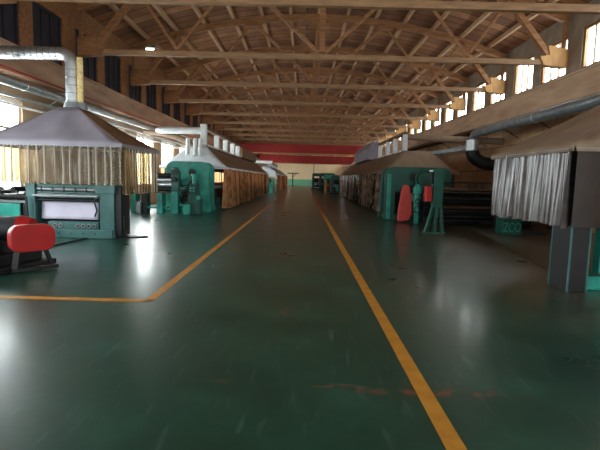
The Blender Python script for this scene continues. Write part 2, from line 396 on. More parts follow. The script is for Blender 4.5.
# lower walls
struct('wall_right', MB().box(XR, XR+.3, YB, YE, 0, 4.6), 'panels')
wl = MB(); prev = YB; lw = []
y = 14.1 - 2.7 - 4.1*4
while y + 2.7 < YE-1:
    if y > 2 and not 14 < y < 19: lw.append((y, y+2.7))
    y += 4.1
for a, b in lw: wl.box(XL-.3, XL, prev, a, 1.0, 3.75); prev = b
wl.box(XL-.3, XL, prev, YE, 1.0, 3.75); wl.box(XL-.3, XL, YB, YE, 0, 1.0); wl.box(XL-.3, XL, YB, YE, 3.75, 4.5)
struct('wall_left', wl, 'wall_left')
for a, b in lw: window(XL-.2, XL-.08, a, b, 1.0, 3.75, 2, 'white', 'glass', rail=2.9)
struct('wall_far', MB().box(XL-.3, XR+.3, YE, YE+.3, 1.5, 9.9), 'cream')
struct('trim_3', MB().box(XL-.3, XR+.3, YE-.02, YE+.3, 0, 1.5), 'dado')
# the wall behind the camera; three unseen windows added to light front faces
wb = MB(); prev = XL-.3; bw = [(-7.6, -4.0), (-1.6, 2.6), (5.0, 8.6)]
for a, b in bw: wb.box(prev, a, YB-.3, YB, 0, 4.2); prev = b; wb.box(a, b, YB-.3, YB, 0, .9)
wb.box(prev, XR+.3, YB-.3, YB, 0, 4.2); wb.box(XL-.3, XR+.3, YB-.3, YB, 4.2, 9.9)
struct('wall_back', wb, 'wall_left')
for a, b in bw: window(YB-.22, YB-.1, a, b, .9, 4.2, 4, 'white', 'glass', along='x', rail=3)

# ---------------------------------------------------------------- roof trusses
def make_truss():
    Y = TY[0]; t = thing('roof_truss', 'x', 'roof truss', (CX, Y, 6.0), 'timber roof trusses spanning the hall')
    tb = MB(); tb.box(BL+.06-.0, BR-.06, Y-.09, Y+.09, 5.95, 6.14)
    tb.build('tie_beam', 'tie_timber', t, bevel=.012)
    xs = [BL+.08 + (BR-BL-.16)*i/10 for i in range(11)]
    for i in range(10):
        pass
    c = MB(); c.prism([(x, zc(x)) for x in xs] + [(x, zc(x)+.28) for x in reversed(xs)], 'y', Y-.11, Y+.11)
    c.build('top_chord', 'timber', t, bevel=.012)
    def strut(u0, z0, u1, z1, w=.16, h=.16, nm='strut', mt='timber'):
        MB().bar((CX+u0, Y, z0), (CX+u1, Y, z1), w, h, up=(0, 1, 0)).build(nm, mt, t, bevel=.01)
    strut(0, 6.2, 0, zc(CX)+.02, .2, .2, 'king_post')
    for s in (-1, 1):
        strut(s*8.35, 6.2, s*6.7, zc(CX+6.7)+.05, .2, .22)
        strut(s*5.3, 6.2, s*6.7, zc(CX+6.7)+.05, .1, .14)
        strut(s*3.1, zc(CX+3.1)+.05, s*5.3, 6.2, .1, .1)
        strut(s*3.1, zc(CX+3.1)+.05, s*.12, 6.2, .12, .14)
        strut(s*8.8, 6.2, s*8.8, zc(CX+8.8)+.05, .12, .12, 'end_post')
        g = MB(); k = CX+s*8.9
        g.prism([(k, 5.86), (k-s*.85, 5.92), (k-s*1.0, 6.22), (k-s*.66, 6.3), (k-s*.74, 6.62), (k-s*.5, 6.6), (k, 6.5)], 'y', Y-.15, Y+.15)
        g.build('gusset_plate', 'timber_yellow' if s > 0 else 'timber', t, bevel=.01)  # left plates in darker timber: the shade there is put into the colour
        for du in (3.1,):
            z = zc(CX+du); cc = CX+s*du
            MB().prism([(cc-.38, z-.16), (cc+.38, z-.16), (cc+.3, z+.16), (cc-.3, z+.16)], 'y', Y-.14, Y+.14).build('gusset_plate', 'timber', t, bevel=.01)
    z = zc(CX)
    MB().prism([(CX-.42, z-.2), (CX+.42, z-.2), (CX+.4, z+.2), (CX-.4, z+.2)], 'y', Y-.14, Y+.14).build('gusset_plate', 'timber', t, bevel=.01)
    return t
tr0 = make_truss()
names = ['nearest timber roof truss, its tie beam cut by the top edge of the view',
         'second timber roof truss, first whole tie beam below the top edge',
         'third timber roof truss back, its low arched top chord in full view',
         'fourth timber roof truss back, just beyond the one whose arch shows in full',
         'fifth timber roof truss back, small, above the middle of the long hoods']
for i, y in enumerate(TY):
    lab = names[i] if i < 5 else ('small distant timber roof truss in the crowded row before the red crane' if y < 57 else 'distant timber roof truss beyond the front of the red crane')
    if i == 0: tr0['label'] = lab
    else: copy_tree(tr0, lab, None, (CX, y, 6.0))
# lengthwise purlins under the boards
for i in range(13):
    x = CX - 8.1 + 1.35*i
    b = MB().bar((x, YB, zc(x)+.28+.085), (x, YE, zc(x)+.28+.085), .13, .17)
    side = 'left slope' if i < 6 else ('ridge' if i == 6 else 'right slope')
    k = abs(i-6)
    lab = 'timber purlin running the length of the hall under the very ridge' if i == 6 else 'timber purlin running lengthwise, number %s down from the ridge on the %s' % (['', 'one', 'two', 'three', 'four', 'five', 'six'][k], side)
    tag(b.build('roof_purlin', 'timber_long', None), lab, 'purlin', 'lengthwise roof purlins')

# small ceiling lamps
for (x, y, lab) in ((-5.6, 16.75, 'small white lamp on the tie beam of the second roof truss'), (-5.45, 11.65, 'small white lamp on the nearest roof truss at upper left')):
    t = thing('ceiling_lamp', lab, 'lamp', (x, y, 5.9), 'small lamps on the trusses')
    MB().box(x-.04, x+.04, y-.06, y+.16, 6.1, 6.14).box(x-.16, x+.16, y-.1, y-.02, 6.1, 6.16).build('lamp_bracket', 'white', t, bevel=.005)
    MB().cyl((x-.14, y-.12, 6.08), (x+.14, y-.12, 6.08), .022, n=12).build('lamp_tube', 'tube', t)

# ---------------------------------------------------------------- pipes on the walls
def pipe(name, label, pts, r, mat, group=None, cat='pipe', bands=None):
    t = thing(name, label, cat, pts[0], group)
    MB().tube(pts, r, n=18).build('pipe_body', mat, t)
    if bands:
        for y in bands:
            x, _, z = pts[0]
            MB().ring((x, y, z), 'y', r+.004, .014, n=18, m=6).build('pipe_band', mat, t)
    return t
def run(x, z, y0, y1): return [(x, y0, z), (x, y1, z)]
pipe('wall_pipe', 'thick silver pipe running along the left wall just under the long beam', run(-7.95, 4.02, YB+.2, 60), .13, 'steel', 'pipes along the left wall', bands=[9+4*i for i in range(8)])
pipe('wall_pipe', 'thin pale pipe below the thick silver pipe on the left wall', run(-8.2, 3.72, YB+.2, 60), .045, 'steel', 'pipes along the left wall')
pipe('wall_pipe', 'thin silver pipe above the tall windows of the left wall', run(-8.3, 3.5, YB+.2, 60), .035, 'white', 'pipes along the left wall')
pipe('conductor_rail', 'thin dark red rail along the lower edge of the left beam', run(-8.36, 4.5, YB+.2, YE-.2), .02, 'crane', cat='rail')
for y in (10, 15.2, 20.3, 25.4, 30.5):
    b = MB().bar((-8.7, y, 4.2), (-7.8, y, 4.2), .05, .05).bar((-8.7, y, 3.66), (-7.9, y, 4.18), .04, .04).bar((-8.7, y, 3.45), (-8.2, y, 3.45), .04, .04)
    tag(b.build('pipe_bracket', 'dull_steel', None, bevel=.004), 'steel bracket carrying the pipes on the left wall', 'bracket', 'pipe brackets on the left wall')

tag(MB().box(BR-.08, BR+.05, YB+.2, YE-.2, 4.44, 4.54).build('crane_rail', 'dark', None), 'dark steel rail along the lower edge of the right beam', 'rail')
# right wall duct with its drop elbow
t = thing('wall_duct', 'dark round metal duct along the right wall with a curved end dropping down', 'duct', (8.0, 5, 4))
dz = 3.95
pts = [(8.05, YB+.3, dz), (8.05, 21.4, dz)] + [(8.05, 21.4 + .45*math.sin(a), dz-.45+.45*math.cos(a)) for a in (PI/8, PI/4, 3*PI/8, PI/2)] + [(8.05, 21.85, 3.3)]
MB().tube(pts, .19, n=20).build('duct_run', 'dull_steel', t)
pts = [(8.05, 21.85, 3.3)] + [(8.05 + .8*(1-math.cos(a)), 21.85, 3.2-.65*math.sin(a)) for a in [PI/2*i/8 for i in range(9)]] + [(9.85, 21.85, 2.55)]
MB().tube(pts, .3, n=20).build('elbow_duct', 'dark', t)
MB().cyl((8.05, 21.85, 3.15), (8.05, 21.85, 3.65), .31, n=24).build('duct_collar', 'steel', t)
for y in (8, 12, 16): MB().ring((8.05, y, dz), 'y', .19, .015).build('duct_band', 'steel', t)
t = thing('cable_tray', 'brown steel cable tray on the right wall beneath the long beam', 'cable tray', (9.3, 5, 4.2))
MB().box(8.9, 9.52, YB+.2, 60, 4.30, 4.34).box(8.9, 8.93, YB+.2, 60, 4.34, 4.44).build('tray', 'brown_steel', t)
for y in (9, 12, 15, 18, 21, 25, 30): MB().box(8.9, XR-.01, y, y+.05, 4.22, 4.3).bar((8.92, y+.025, 4.25), (9.86, y+.025, 3.7), .04, .04).build('bracket', 'brown_steel', t)

# ---------------------------------------------------------------- red overhead cranes
def crane(Y, z0, z1, label):
    t = thing('overhead_crane', label, 'crane', (CX, Y, z0), 'red overhead cranes')
    for yy in (Y, Y+1.8):
        MB().prism([(BL+.35, z1-.45), (BL+1.2, z0), (BR-1.2, z0), (BR-.35, z1-.45), (BR-.35, z1), (BL+.35, z1)], 'y', yy, yy+.4).build('girder', 'crane', t, bevel=.02)
    MB().box(BL+1.2, BR-1.2, Y-.06, Y+.46, z0-.1, z0).build('bottom_flange', 'timber_yellow', t)
    for x in (BL+.5, BR-.8):
        MB().box(x, x+.3, Y-.6, Y+2.8, z1-.2, z1+.02).build('end_truck', 'crane', t, bevel=.02)
        for yy in (Y-.3, Y+2.3): MB().box(x+.1, x+.2, yy, yy+.1, z1, 5.96).build('hanger', 'dark', t)
    MB().box(3.5, 5, Y+.2, Y+2, z1-.3, z1-.05).build('trolley', 'dark', t)
    return t
crane(57, 4.8, 5.9, 'nearer red overhead crane girder spanning the hall')
crane(80, 4.35, 5.7, 'further red overhead crane girder below and behind the nearer one')

# ---------------------------------------------------------------- hoods and curtains
def curtain(name, path, zt, zb, mat, parent, pitch=.19, amp=.035, rag=.02, seed=1, flat=False):
    rnd = random.Random(seed); mb = MB(); pts = []
    L = 0; segs = []
    for a, b in zip(path[:-1], path[1:]):
        l = math.hypot(b[0]-a[0], b[1]-a[1]); segs.append((a, b, L, l)); L += l
    steps = int(L/pitch*8); ph = [rnd.uniform(-.5, .5) for _ in range(int(L/pitch)+3)]; am = [rnd.uniform(.45, 1.35) for _ in range(int(L/pitch)+3)]
    rows = 5; w = steps+1; vs = []
    rg = [rnd.uniform(-rag, rag) for _ in range(int(L/pitch)+3)]
    for j in range(rows+1):
        v = j/rows
        for i in range(w):
            d = L*i/steps
            a, b, l0, l = next((s for s in segs if d <= s[2]+s[3]+1e-6), segs[-1])
            t = (d-l0)/l; x = a[0]+(b[0]-a[0])*t; y = a[1]+(b[1]-a[1])*t
            nx, ny = (b[1]-a[1])/l, -(b[0]-a[0])/l
            k = int(d/pitch); q = d/pitch
            A = amp*am[k]*(.55+.45*v)
            o = (A*(abs(math.sin(PI*q))**.6*2-1) if not flat else A*2*math.exp(-(((q % 1)-.5)/.1)**2)) + amp*.3*math.sin(q*2.3+ph[k]*v*2)
            z = zt + (zb-zt)*v + (rg[k]*v if j else 0)
            vs.append((x+nx*o, y+ny*o, z))
    mb.add(vs, [(j*w+i, j*w+i+1, (j+1)*w+i+1, (j+1)*w+i) for j in range(rows) for i in range(steps)], True)
    return mb.build(name, mat, parent)
def rail(path, z, parent, mat='dull_steel', pitch=.19):
    mb = MB()
    for a, b in zip(path[:-1], path[1:]):
        mb.cyl((a[0], a[1], z), (b[0], b[1], z), .018, n=8)
        l = math.hypot(b[0]-a[0], b[1]-a[1]); n = min(int(l/pitch), 60)
        for i in range(n+1):
            t = i/max(n, 1); x = a[0]+(b[0]-a[0])*t; y = a[1]+(b[1]-a[1])*t
            mb.box(x-.012, x+.012, y-.015, y+.015, z-.045, z+.02)
    return mb.build('hanger_rail', mat, parent)
def canopy(parent, cx, he, hr, y0, y1, r0, r1, ze, zr, mats, ribs=4, sag=.05, cxr=None):
    """hipped tarpaulin roof: eaves cx+-he, ridge cx+-hr from r0 to r1"""
    cxr = cx if cxr is None else cxr
    A = (cx-he, y0, ze); B = (cx+he, y0, ze); C_ = (cx+he, y1, ze); D = (cx-he, y1, ze)
    a = (cxr-hr, r0, zr); b = (cxr+hr, r0, zr); c = (cxr+hr, r1, zr); d = (cxr-hr, r1, zr)
    def sg(n): return lambda u, v: -sag*math.sin(PI*v)*(.4+.6*abs(math.sin(PI*u*n)))
    nl = max(8, ribs*6)
    front = MB().patch(A, B, b, a, 12, 8, sg(2)); front.build('canopy_front', mats[0], parent, solid=.01)
    sd = MB().patch(B, C_, c, b, nl, 8, sg(ribs)).patch(D, A, a, d, nl, 8, sg(ribs)).patch(C_, D, d, c, 12, 8, sg(2)).patch(a, b, c, d, 4, nl)
    # patch(a,b,c,d) walks front edge then back edge
    sd.build('canopy', mats[1], parent, solid=.01)
    v = MB()
    for p, q in ((A, B), (B, C_), (C_, D), (D, A)): v.bar((p[0], p[1], p[2]-.04), (q[0], q[1], q[2]-.04), .03, .09)
    v.build('eaves_rim', mats[0], parent)

# near left hood over the press
hx0, hx1, hy0, hy1 = -7.95, -4.36, 10.92, 13.7
t = thing('fume_hood', 'grey tarpaulin fume hood with clear yellowed curtains over the near left press', 'fume hood', (-6.1, 12.2, 1.3))
canopy(t, (hx0+hx1)/2, (hx1-hx0)/2, .27, hy0, hy1, 11.9, 12.5, 2.33, 3.3, ('tarp_grey', 'tarp_brown'), ribs=2, sag=.09)
zt, zb = 2.27, 1.33
curtain('curtain', [(hx0+.04, hy0+.04), (hx1-.04, hy0+.04)], zt, zb, 'pvc', t, pitch=.2, amp=.04, flat=True, seed=3)
curtain('curtain', [(hx1-.04, hy0+.08), (hx1-.04, hy1-.04)], zt, 1.1, 'pvc', t, pitch=.2, amp=.04, flat=True, seed=4)
curtain('curtain', [(hx0+.04, hy1-.04), (hx0+.04, hy0+.08)], zt, zb, 'pvc', t, pitch=.2, amp=.04, flat=True, seed=5)
rail([(hx0+.02, hy0), (hx1, hy0), (hx1, hy1)], 2.27, t)
for x in (hx0+.08, hx1-.1):
    for y in (hy0+.1, hy1-.1): MB().bar((x, y, 2.15), (x, y, 4.42) if False else (x, y, 1.36), .035, .035).build('corner_bar', 'dull_steel', t)
# its duct
MB().box(-7.85, -5.3, 13.35, 13.45, 1.2, 2.25).build('back_panel', 'brown_steel', t, bevel=.01)  # added dark sheet, darkens the view through the front curtain
rnd = random.Random(8)
def fold(x, y, ax, z1, z0):
    w = rnd.uniform(.014, .03); k = rnd.uniform(-.03, .03); m = MB(); vs = []
    for j in range(9):
        v = j/8; z = z1 + (z0-z1)*v; off = k*math.sin(v*2.6); ww = w*(.6+.7*v)
        for i in range(7):
            a = PI*i/6; u = off + ww*math.cos(a); o = -.012 - .045*math.sin(a)
            vs.append((x+u, y+o, z) if ax == 'x' else (x-o, y+u, z))
    m.add(vs, [(j*7+i, j*7+i+1, (j+1)*7+i+1, (j+1)*7+i) for j in range(8) for i in range(6)], True)
    m.build('curtain_fold', 'pvc_fold', t)
for i in range(17): fold(hx0+.14+.2*i+rnd.uniform(-.03, .03), hy0+.02, 'x', zt, zb)
for i in range(12): fold(hx1-.03, hy0+.2+.21*i, 'y', zt, 1.1)
t = thing('exhaust_duct', 'shiny silver duct rising from the near left hood and turning to the left wall', 'duct', (-6.15, 12.2, 3.4))
zd = 4.72; R = .26; xv = -6.17
pts = [(xv, 12.2, 3.28), (xv, 12.2, zd-R)] + [(xv-R+R*math.cos(a), 12.2, zd-R+R*math.sin(a)) for a in [PI/2*i/8 for i in range(1, 9)]] + [(-8.6, 12.2, zd)]
MB().tube(pts, .165, n=24).build('duct_body', 'steel', t)
for i in range(14): MB().ring((xv-R-.1-i*.16, 12.2, zd), 'x', .166, .01, n=24, m=6).build('duct_seam', 'dull_steel', t)
for i in range(5): MB().ring((xv, 12.2, 3.5+i*.2), 'z', .166, .01, n=24, m=6).build('duct_seam', 'dull_steel', t)
f = MB().cyl((xv+.23, 12.15, 3.36), (xv+.23, 12.15, 4.62), .075, n=16)  # sunlit stripe of the duct, its light put into a thin yellow riser
for i in range(11): f.ring((xv+.23, 12.15, 3.42+i*.11), 'z', .076, .012, n=16, m=6)
tag(f.build('sunlit_side', 'sun_yellow', t), 'sunlit yellow side of the duct, built as a riser')
MB().cyl((xv+.07, 12.2, 3.28), (xv+.07, 12.2, 3.46), .3, .27, n=24).build('duct_collar', 'dull_steel', t)

# near left press
def bolt_row(xs, y, z, parent, r=.018, mat='dark', nm='bolt'):
    m = MB()
    for x in xs: m.cyl((x, y, z), (x, y-.02, z), r, n=8)
    return m.build(nm, mat, parent)
t = thing('press_machine', 'green paint press with pale lilac sheet standing under the near left hood', 'press', (-5.8, 11.8, 0))
MB().prism([(-6.82, 0), (-6.62, 0), (-6.62, 1.36), (-6.86, 1.36)], 'y', 11.1, 11.8).build('side_frame', 'teal_pale', t, bevel=.015)
MB().box(-5.02, -4.66, 11.1, 11.55, 0, 1.37).box(-5.1, -4.62, 11.05, 11.6, 1.12, 1.38).build('side_frame', 'teal_pale', t, bevel=.015)
MB().box(-4.66, -4.5, 11.15, 11.7, .05, 1.3).box(-4.5, -4.44, 11.2, 11.5, .2, .55).build('gear_case', 'dark', t, bevel=.015)
MB().box(-6.6, -5.02, 11.15, 11.6, 1.24, 1.32).box(-6.6, -5.02, 11.15, 11.6, 1.1, 1.14).build('crossbeam', 'teal_pale', t, bevel=.01)
m = MB()
for i in range(6): m.box(-6.5+i*.28, -6.47+i*.28, 11.14, 11.2, 1.12, 1.26)
m.build('hanger', 'dark', t)
for zz, rr, mt in ((1.2, .045, 'dull_steel'), (1.04, .06, 'steel'), (.93, .04, 'dark')):
    MB().cyl((-6.62, 11.2, zz), (-5.02, 11.2, zz), rr, n=20).build('roller', mt, t)
MB().box(-6.62, -5.02, 10.98, 11.16, 1.03, 1.07).build('feed_table', 'dull_steel', t, bevel=.005)
MB().patch((-6.55, 11.24, .45), (-5.12, 11.24, .45), (-5.12, 11.3, .92), (-6.55, 11.3, .92), 10, 6, lambda u, v: .012*math.sin(u*7)).build('paper_sheet', 'paper', t, solid=.01)
MB().box(-6.62, -5.02, 11.5, 12.2, .3, 1.1).build('machine_body', 'dark', t, bevel=.02)
MB().box(-6.84, -4.68, 11.02, 11.5, 0, .22).build('base', 'teal_pale', t, bevel=.02)
MB().box(-6.3, -5.05, 11.08, 11.3, .22, .4).build('control_panel', 'teal_pale', t, bevel=.01)
for x in (-6.12, -5.98, -5.55, -5.42, -5.28, -5.15):
    g = MB().cyl((x, 11.08, .31), (x, 11.05, .31), .05, n=18).build('gauge', 'gauge', t)
    MB().cyl((x, 11.052, .31), (x, 11.045, .31), .028, n=12).build('gauge_dial', 'dark', g)
bolt_row([-6.6+.3*i for i in range(6)], 11.02, .12, t)
MB().bar((-6.75, 11.0, .45), (-6.5, 11.0, .22), .04, .04).bar((-6.78, 11.0, 1.0), (-6.75, 11.0, .45), .04, .04).build('lever', 'dark', t)
m = MB().tube([(-5.07, 11.0, 1.05), (-5.09, 10.98, .9), (-5.03, 10.98, .7), (-5.1, 11.0, .55)], .02, n=8)
m.build('hose', 'dark', t)
for y in (13.0,):
    MB().box(-6.86, -6.62, 12.4, 13.2, 0, 1.3).build('side_frame', 'green', t, bevel=.015)
    MB().box(-5.6, -5.3, 12.4, 13.2, 0, 1.3).build('side_frame', 'green', t, bevel=.015)
tag(MB().prism([(-4.6, 11.1), (-3.95, 11.5), (-4.1, 11.65), (-4.62, 11.62)], 'z', 0.001, .03).build('floor_plate', 'dark', None, bevel=.004), 'flat dark steel plate lying on the floor beside the near left press', 'plate')

# machinery further left behind the red drive
t = thing('roller_conveyor', 'cluttered dark roller conveyor with a cyan side panel at the left edge', 'conveyor', (-8, 12, 0))
MB().box(-8.6, -7.32, 11.6, 11.66, .3, .78).build('side_panel', 'cyan', t, bevel=.01)
for x in (-8.5, -7.4):
    for y in (11.7, 13.2): MB().box(x-.05, x+.05, y, y+.1, 0, .9).build('leg', 'dark', t)
for i in range(6): MB().cyl((-8.55, 11.75+.28*i, .95), (-7.15, 11.75+.28*i, .95), .08, n=16).build('roller', 'dark', t)
MB().box(-8.6, -7.1, 11.68, 13.4, .8, .86).build('bed', 'dull_steel', t)
for k, (x, z) in enumerate(((-8.3, 1.12), (-7.9, 1.05), (-7.55, 1.15), (-7.2, 1.02))):
    MB().cyl((x, 11.7, z), (x, 12.4, z), .07, n=14).build('motor', 'dark', t)
    MB().bar((x+.1, 11.75, .9), (x+.02, 11.75, z+.1), .03, .03).build('bracket', 'dull_steel', t)
MB().box(-7.25, -7.05, 11.6, 11.9, 0, .75).build('gear_case', 'dark', t, bevel=.02)

# near left red belt drive
t = thing('belt_drive', 'motor drive with red rounded belt guard on a black base, near left', 'machine', (-4.8, 7.4, 0))
MB().prism([(-6.4, 6.55), (-4.7, 6.62), (-4.36, 7.9), (-6.4, 8.1)], 'z', 0, .09).build('base_plate', 'black', t, bevel=.01)
MB().prism([(-6.4, 6.7), (-4.85, 6.78), (-4.55, 7.8), (-6.4, 7.9)], 'z', .09, .26).build('plinth', 'dark', t, bevel=.02)
ang = math.atan2(.95, .72)
def gp(u, w, z):  # guard frame: u along the face, w outward
    bx, by = -4.56, 6.98; ca, sa = math.cos(.86), math.sin(.86)
    return (bx + u*ca + w*sa, by + u*sa - w*ca, z)
prof = rounded(-.06, .6, .34, .77, .15)
n = len(prof); m = MB()
vs = [gp(u, 0, z) for u, z in prof] + [gp(u, .16, z) for u, z in prof]
m.add(vs, [tuple(range(n)), tuple(reversed(range(n, 2*n)))] + [(i, n+i, n+(i+1) % n, (i+1) % n) for i in range(n)])
tag(m.build('belt_guard', 'red', t, bevel=.02), 'long red rounded guard')
m = MB()
for u in (.08, .48):
    m.bar(gp(u, .02, .36), gp(u+(.1 if u > .4 else -.05), .02, .06), .1, .05)
m.bar(gp(-.02, .06, .05), gp(.66, .06, .05), .06, .06); m.build('guard_stand', 'black', t, bevel=.005)
MB().cyl((-5.95, 7.55, .62), (-4.72, 7.62, .62), .23, n=32).build('motor_drum', 'dark', t)
tag(MB().cyl((-4.8, 7.61, .62), (-4.6, 7.63, .62), .245, .2, n=32).build('drum_cover', 'red', t, bevel=.015), 'red end cover')
tag(MB().cyl((-5.45, 7.56, .62), (-5.15, 7.58, .62), .245, n=32).build('drum_band', 'red', t), 'red band round the drum')
MB().prism([(-5.9, .24), (-4.75, .24), (-4.85, .45), (-5.8, .45)], 'y', 7.4, 7.75).build('drum_cradle', 'black', t, bevel=.01)
MB().box(-6.3, -5.0, 6.85, 7.3, .24, .62).build('gear_case', 'dark', t, bevel=.03)
tag(MB().cyl((-5.42, 9.6, .02), (-5.28, 10.95, .02), .018, n=10).build('metal_bar', 'dark', None), 'thin dark bar lying on the floor between the red drive and the press', 'bar')

# ---------------------------------------------------------------- calender (roll stand)
def calender(name, label, cx, Y, mats, s=1, hw=1.0, h=2.25):
    """s=+1: aisle side towards +x (left machine)"""
    body, darkb = mats
    t = thing(name, label, 'roll machine', (cx, Y, 0), None)
    X = lambda u: cx + s*u
    for k, yy in enumerate((Y, Y+.95)):
        m = MB(); p = rounded(-hw, hw, 1.45, h, .35, True); m.prism([(X(a), b) for a, b in p], 'y', yy, yy+.35)
        m.box(X(-hw), X(-hw+.5), yy, yy+.35, .0, 1.47); m.box(X(hw), X(hw-.42), yy, yy+.35, 0, 1.47); m.box(X(-hw-.05), X(hw+.05), yy-.05, yy+.4, 0, .25)
        m.box(X(-hw+.5), X(hw-.42), yy+.02, yy+.33, 1.2, 1.47)
        m.build('side_frame', body, t, bevel=.02)
    for u in (-.55, .22):
        r = MB().ring((X(u), Y-.01, 1.78), 'y', .18, .035).build('bearing', body, t)
        MB().cyl((X(u), Y-.03, 1.78), (X(u), Y+.01, 1.78), .16, n=24).build('bearing_cap', 'black', r)
    for zz, mt in ((.55, 'dark'), (.95, 'dull_steel'), (1.3, 'dark')):
        MB().cyl((X(-.42), Y-.1, zz), (X(-.42), Y+1.33, zz), .17, n=24).cyl((X(.3), Y-.1, zz), (X(.3), Y+1.33, zz), .16, n=24).build('roller', mt, t)
    m = MB().box(X(-.5), X(.58), Y-.02, Y+.05, 1.3, 1.36).box(X(-.5), X(.58), Y-.02, Y+.05, 1.0, 1.12)
    m.build('crossbar', body, t)
    return t, X
tc, X = calender('calender', 'bright teal roll machine with two round bearings before the long left hood', -5.12, 20.0, ('teal', 'dark'), hw=.95)
# stands before it
m = MB().box(-5.5, -5.22, 18.8, 19.1, 0, .95).build('front_post', 'teal', tc, bevel=.015)
m = MB().prism([(-5.5, .95), (-5.2, .95), (-5.16, 1.75), (-5.28, 1.95), (-5.42, 1.95), (-5.52, 1.75)], 'y', 18.85, 19.1)
m.build('post_head', 'green', tc, bevel=.02)
MB().cyl((-5.36, 18.84, 1.45), (-5.36, 18.7, 1.45), .1, n=16).cyl((-5.36, 18.84, 1.75), (-5.36, 18.76, 1.75), .12, n=16).build('adjuster', 'dark', tc)
m = MB().prism([(-4.85, 0), (-4.3, 0), (-4.32, .7), (-4.46, .95), (-4.46, 1.3), (-4.72, 1.3), (-4.74, .95), (-4.83, .7)], 'y', 18.9, 19.4)
m.build('valve_stand', 'green', tc, bevel=.02)
m = MB().cyl((-4.6, 19.15, 1.3), (-4.6, 19.15, 1.62), .09, n=16).cyl((-4.6, 19.15, 1.62), (-4.6, 19.15, 1.7), .15, n=18).cyl((-4.6, 18.9, 1.05), (-4.6, 18.75, 1.05), .13, n=18).cyl((-4.35, 18.9, .7), (-4.35, 18.78, .7), .09, n=14)
m.build('valve', 'teal', tc)
MB().ring((-4.6, 18.72, 1.05), 'y', .16, .02).bar((-4.76, 18.72, 1.05), (-4.44, 18.72, 1.05), .025, .025).bar((-4.6, 18.72, .89), (-4.6, 18.72, 1.21), .025, .025).build('hand_wheel', 'dark', tc)
tag(MB().box(-4.98, -4.7, 18.7, 18.95, .0, .42).build('foot_box', 'teal', tc, bevel=.02))
for i in range(8):
    a = i*.8; MB().cyl((-5.05+.08*math.cos(a)+.05*i/3, 19.3, .6+.1*i), (-4.95+.05*i/3, 19.32, .66+.1*i), .03, n=8).build('fitting', 'dark', tc)
MB().ring((-5.0, 18.95, .8), 'y', .13, .02).ring((-5.0, 18.95, .5), 'y', .1, .018).build('hand_wheel', 'black', tc)
# take-off conveyor left of it
t = thing('takeoff_conveyor', 'low conveyor with silver and black rolls left of the bright teal roll machine', 'conveyor', (-6.5, 18.9, 0))
for z, mt in ((1.6, 'dark'), (1.42, 'steel'), (1.22, 'steel'), (1.03, 'dark')):
    MB().cyl((-6.15, 19.0, z), (-5.52, 19.0, z), .1, n=20).build('roller', mt, t)
MB().box(-7.5, -5.52, 18.8, 19.4, .86, .92).build('bed', 'brown_steel', t, bevel=.01)
for x, mt in ((-7.1, 'teal'), (-6.65, 'dark'), (-6.0, 'teal')):
    MB().box(x-.12, x+.12, 18.85, 19.3, 0, .86).build('leg', mt, t, bevel=.01)
MB().box(-7.2, -5.7, 18.9, 19.25, .22, .3).build('stretcher', 'teal', t)
MB().box(-6.95, -6.75, 18.7, 18.95, .0, .5).build('control_box', 'dull_steel', t, bevel=.01)
MB().box(-6.2, -6.12, 18.9, 19.1, .92, 1.75).build('roll_bracket', 'dark', t)

# long hoods (left and right) with curtains and duct rows
def long_hood(label, cx, he, hr, y0, y1, cap, mats, cur, aisle, group=None, risers=True, zr=3.05):
    t = thing('long_fume_hood', label, 'fume hood', (cx, (y0+y1)/2, 0), group)
    canopy(t, cx, he, hr, y0, y1, y0+cap, y1-1, 2.05, zr, mats, ribs=9, sag=.06)
    xa = cx + aisle*(he-.05); xb = cx - aisle*(he-.05)
    curtain('curtain', [(xa, y0+.05), (xa, y1-.05)], 2.0, .1, cur[0], t, pitch=.95, amp=.16, seed=11)
    curtain('curtain', [(xb, y1-.05), (xb, y0+.05)], 2.0, .5, cur[1], t, pitch=.3, amp=.04, seed=12)
    rail([(xa, y0), (xa, y1)], 2.0, t, pitch=.45)
    fr = MB()
    k = y0+.3
    while k < y1:
        fr.box(xa-aisle*.12-.03, xa-aisle*.12+.03, k, k+.06, 0, 2.0); fr.box(xb+aisle*.12-.03, xb+aisle*.12+.03, k, k+.06, 0, 2.0); fr.box(cx-he+.1, cx+he-.1, k, k+.06, 1.95, 2.0); k += 3
    fr.build('hood_frame', 'dark', t)
    return t
hl = long_hood('long brown hood with rust coloured curtains and white front, left of the aisle', -5.2, 1.6, .45, 21.4, 47, .9, ('tarp_white', 'tarp_brown'), ('pvc_brown', 'pvc_brown'), 1)
# white wrap along the first metres of the aisle side
hr_ = long_hood('long tan hood with silvery brown curtains, right of the aisle', 5.4, 1.7, .6, 20.6, 47, 1.0, ('tarp_tan', 'tarp_tan'), ('pvc_taupe', 'pvc_brown'), -1)
def machine_inside(label, cx, y0, y1):
    t = thing('drying_line', label, 'machine', (cx, (y0+y1)/2, 0))
    MB().box(cx-1.0, cx+.9, y0, y1, .5, 1.0).build('machine_body', 'dark', t, bevel=.03)
    k = y0+.4
    while k < y1: MB().box(cx-1.05, cx+1.05, k, k+.15, 0, .56).build('foot_frame', 'green', t); k += 2.4
    k = y0+.3
    while k < y1: MB().cyl((cx-1.1, k, 1.1), (cx+1.1, k, 1.1), .1, n=12).build('roller', 'dull_steel', t); k += .6
machine_inside('dark drying line mostly hidden behind the rust coloured left curtains', -5.2, 22.4, 46.5)
machine_inside('dark drying line mostly hidden behind the silvery right curtains', 5.4, 21.6, 46.5)
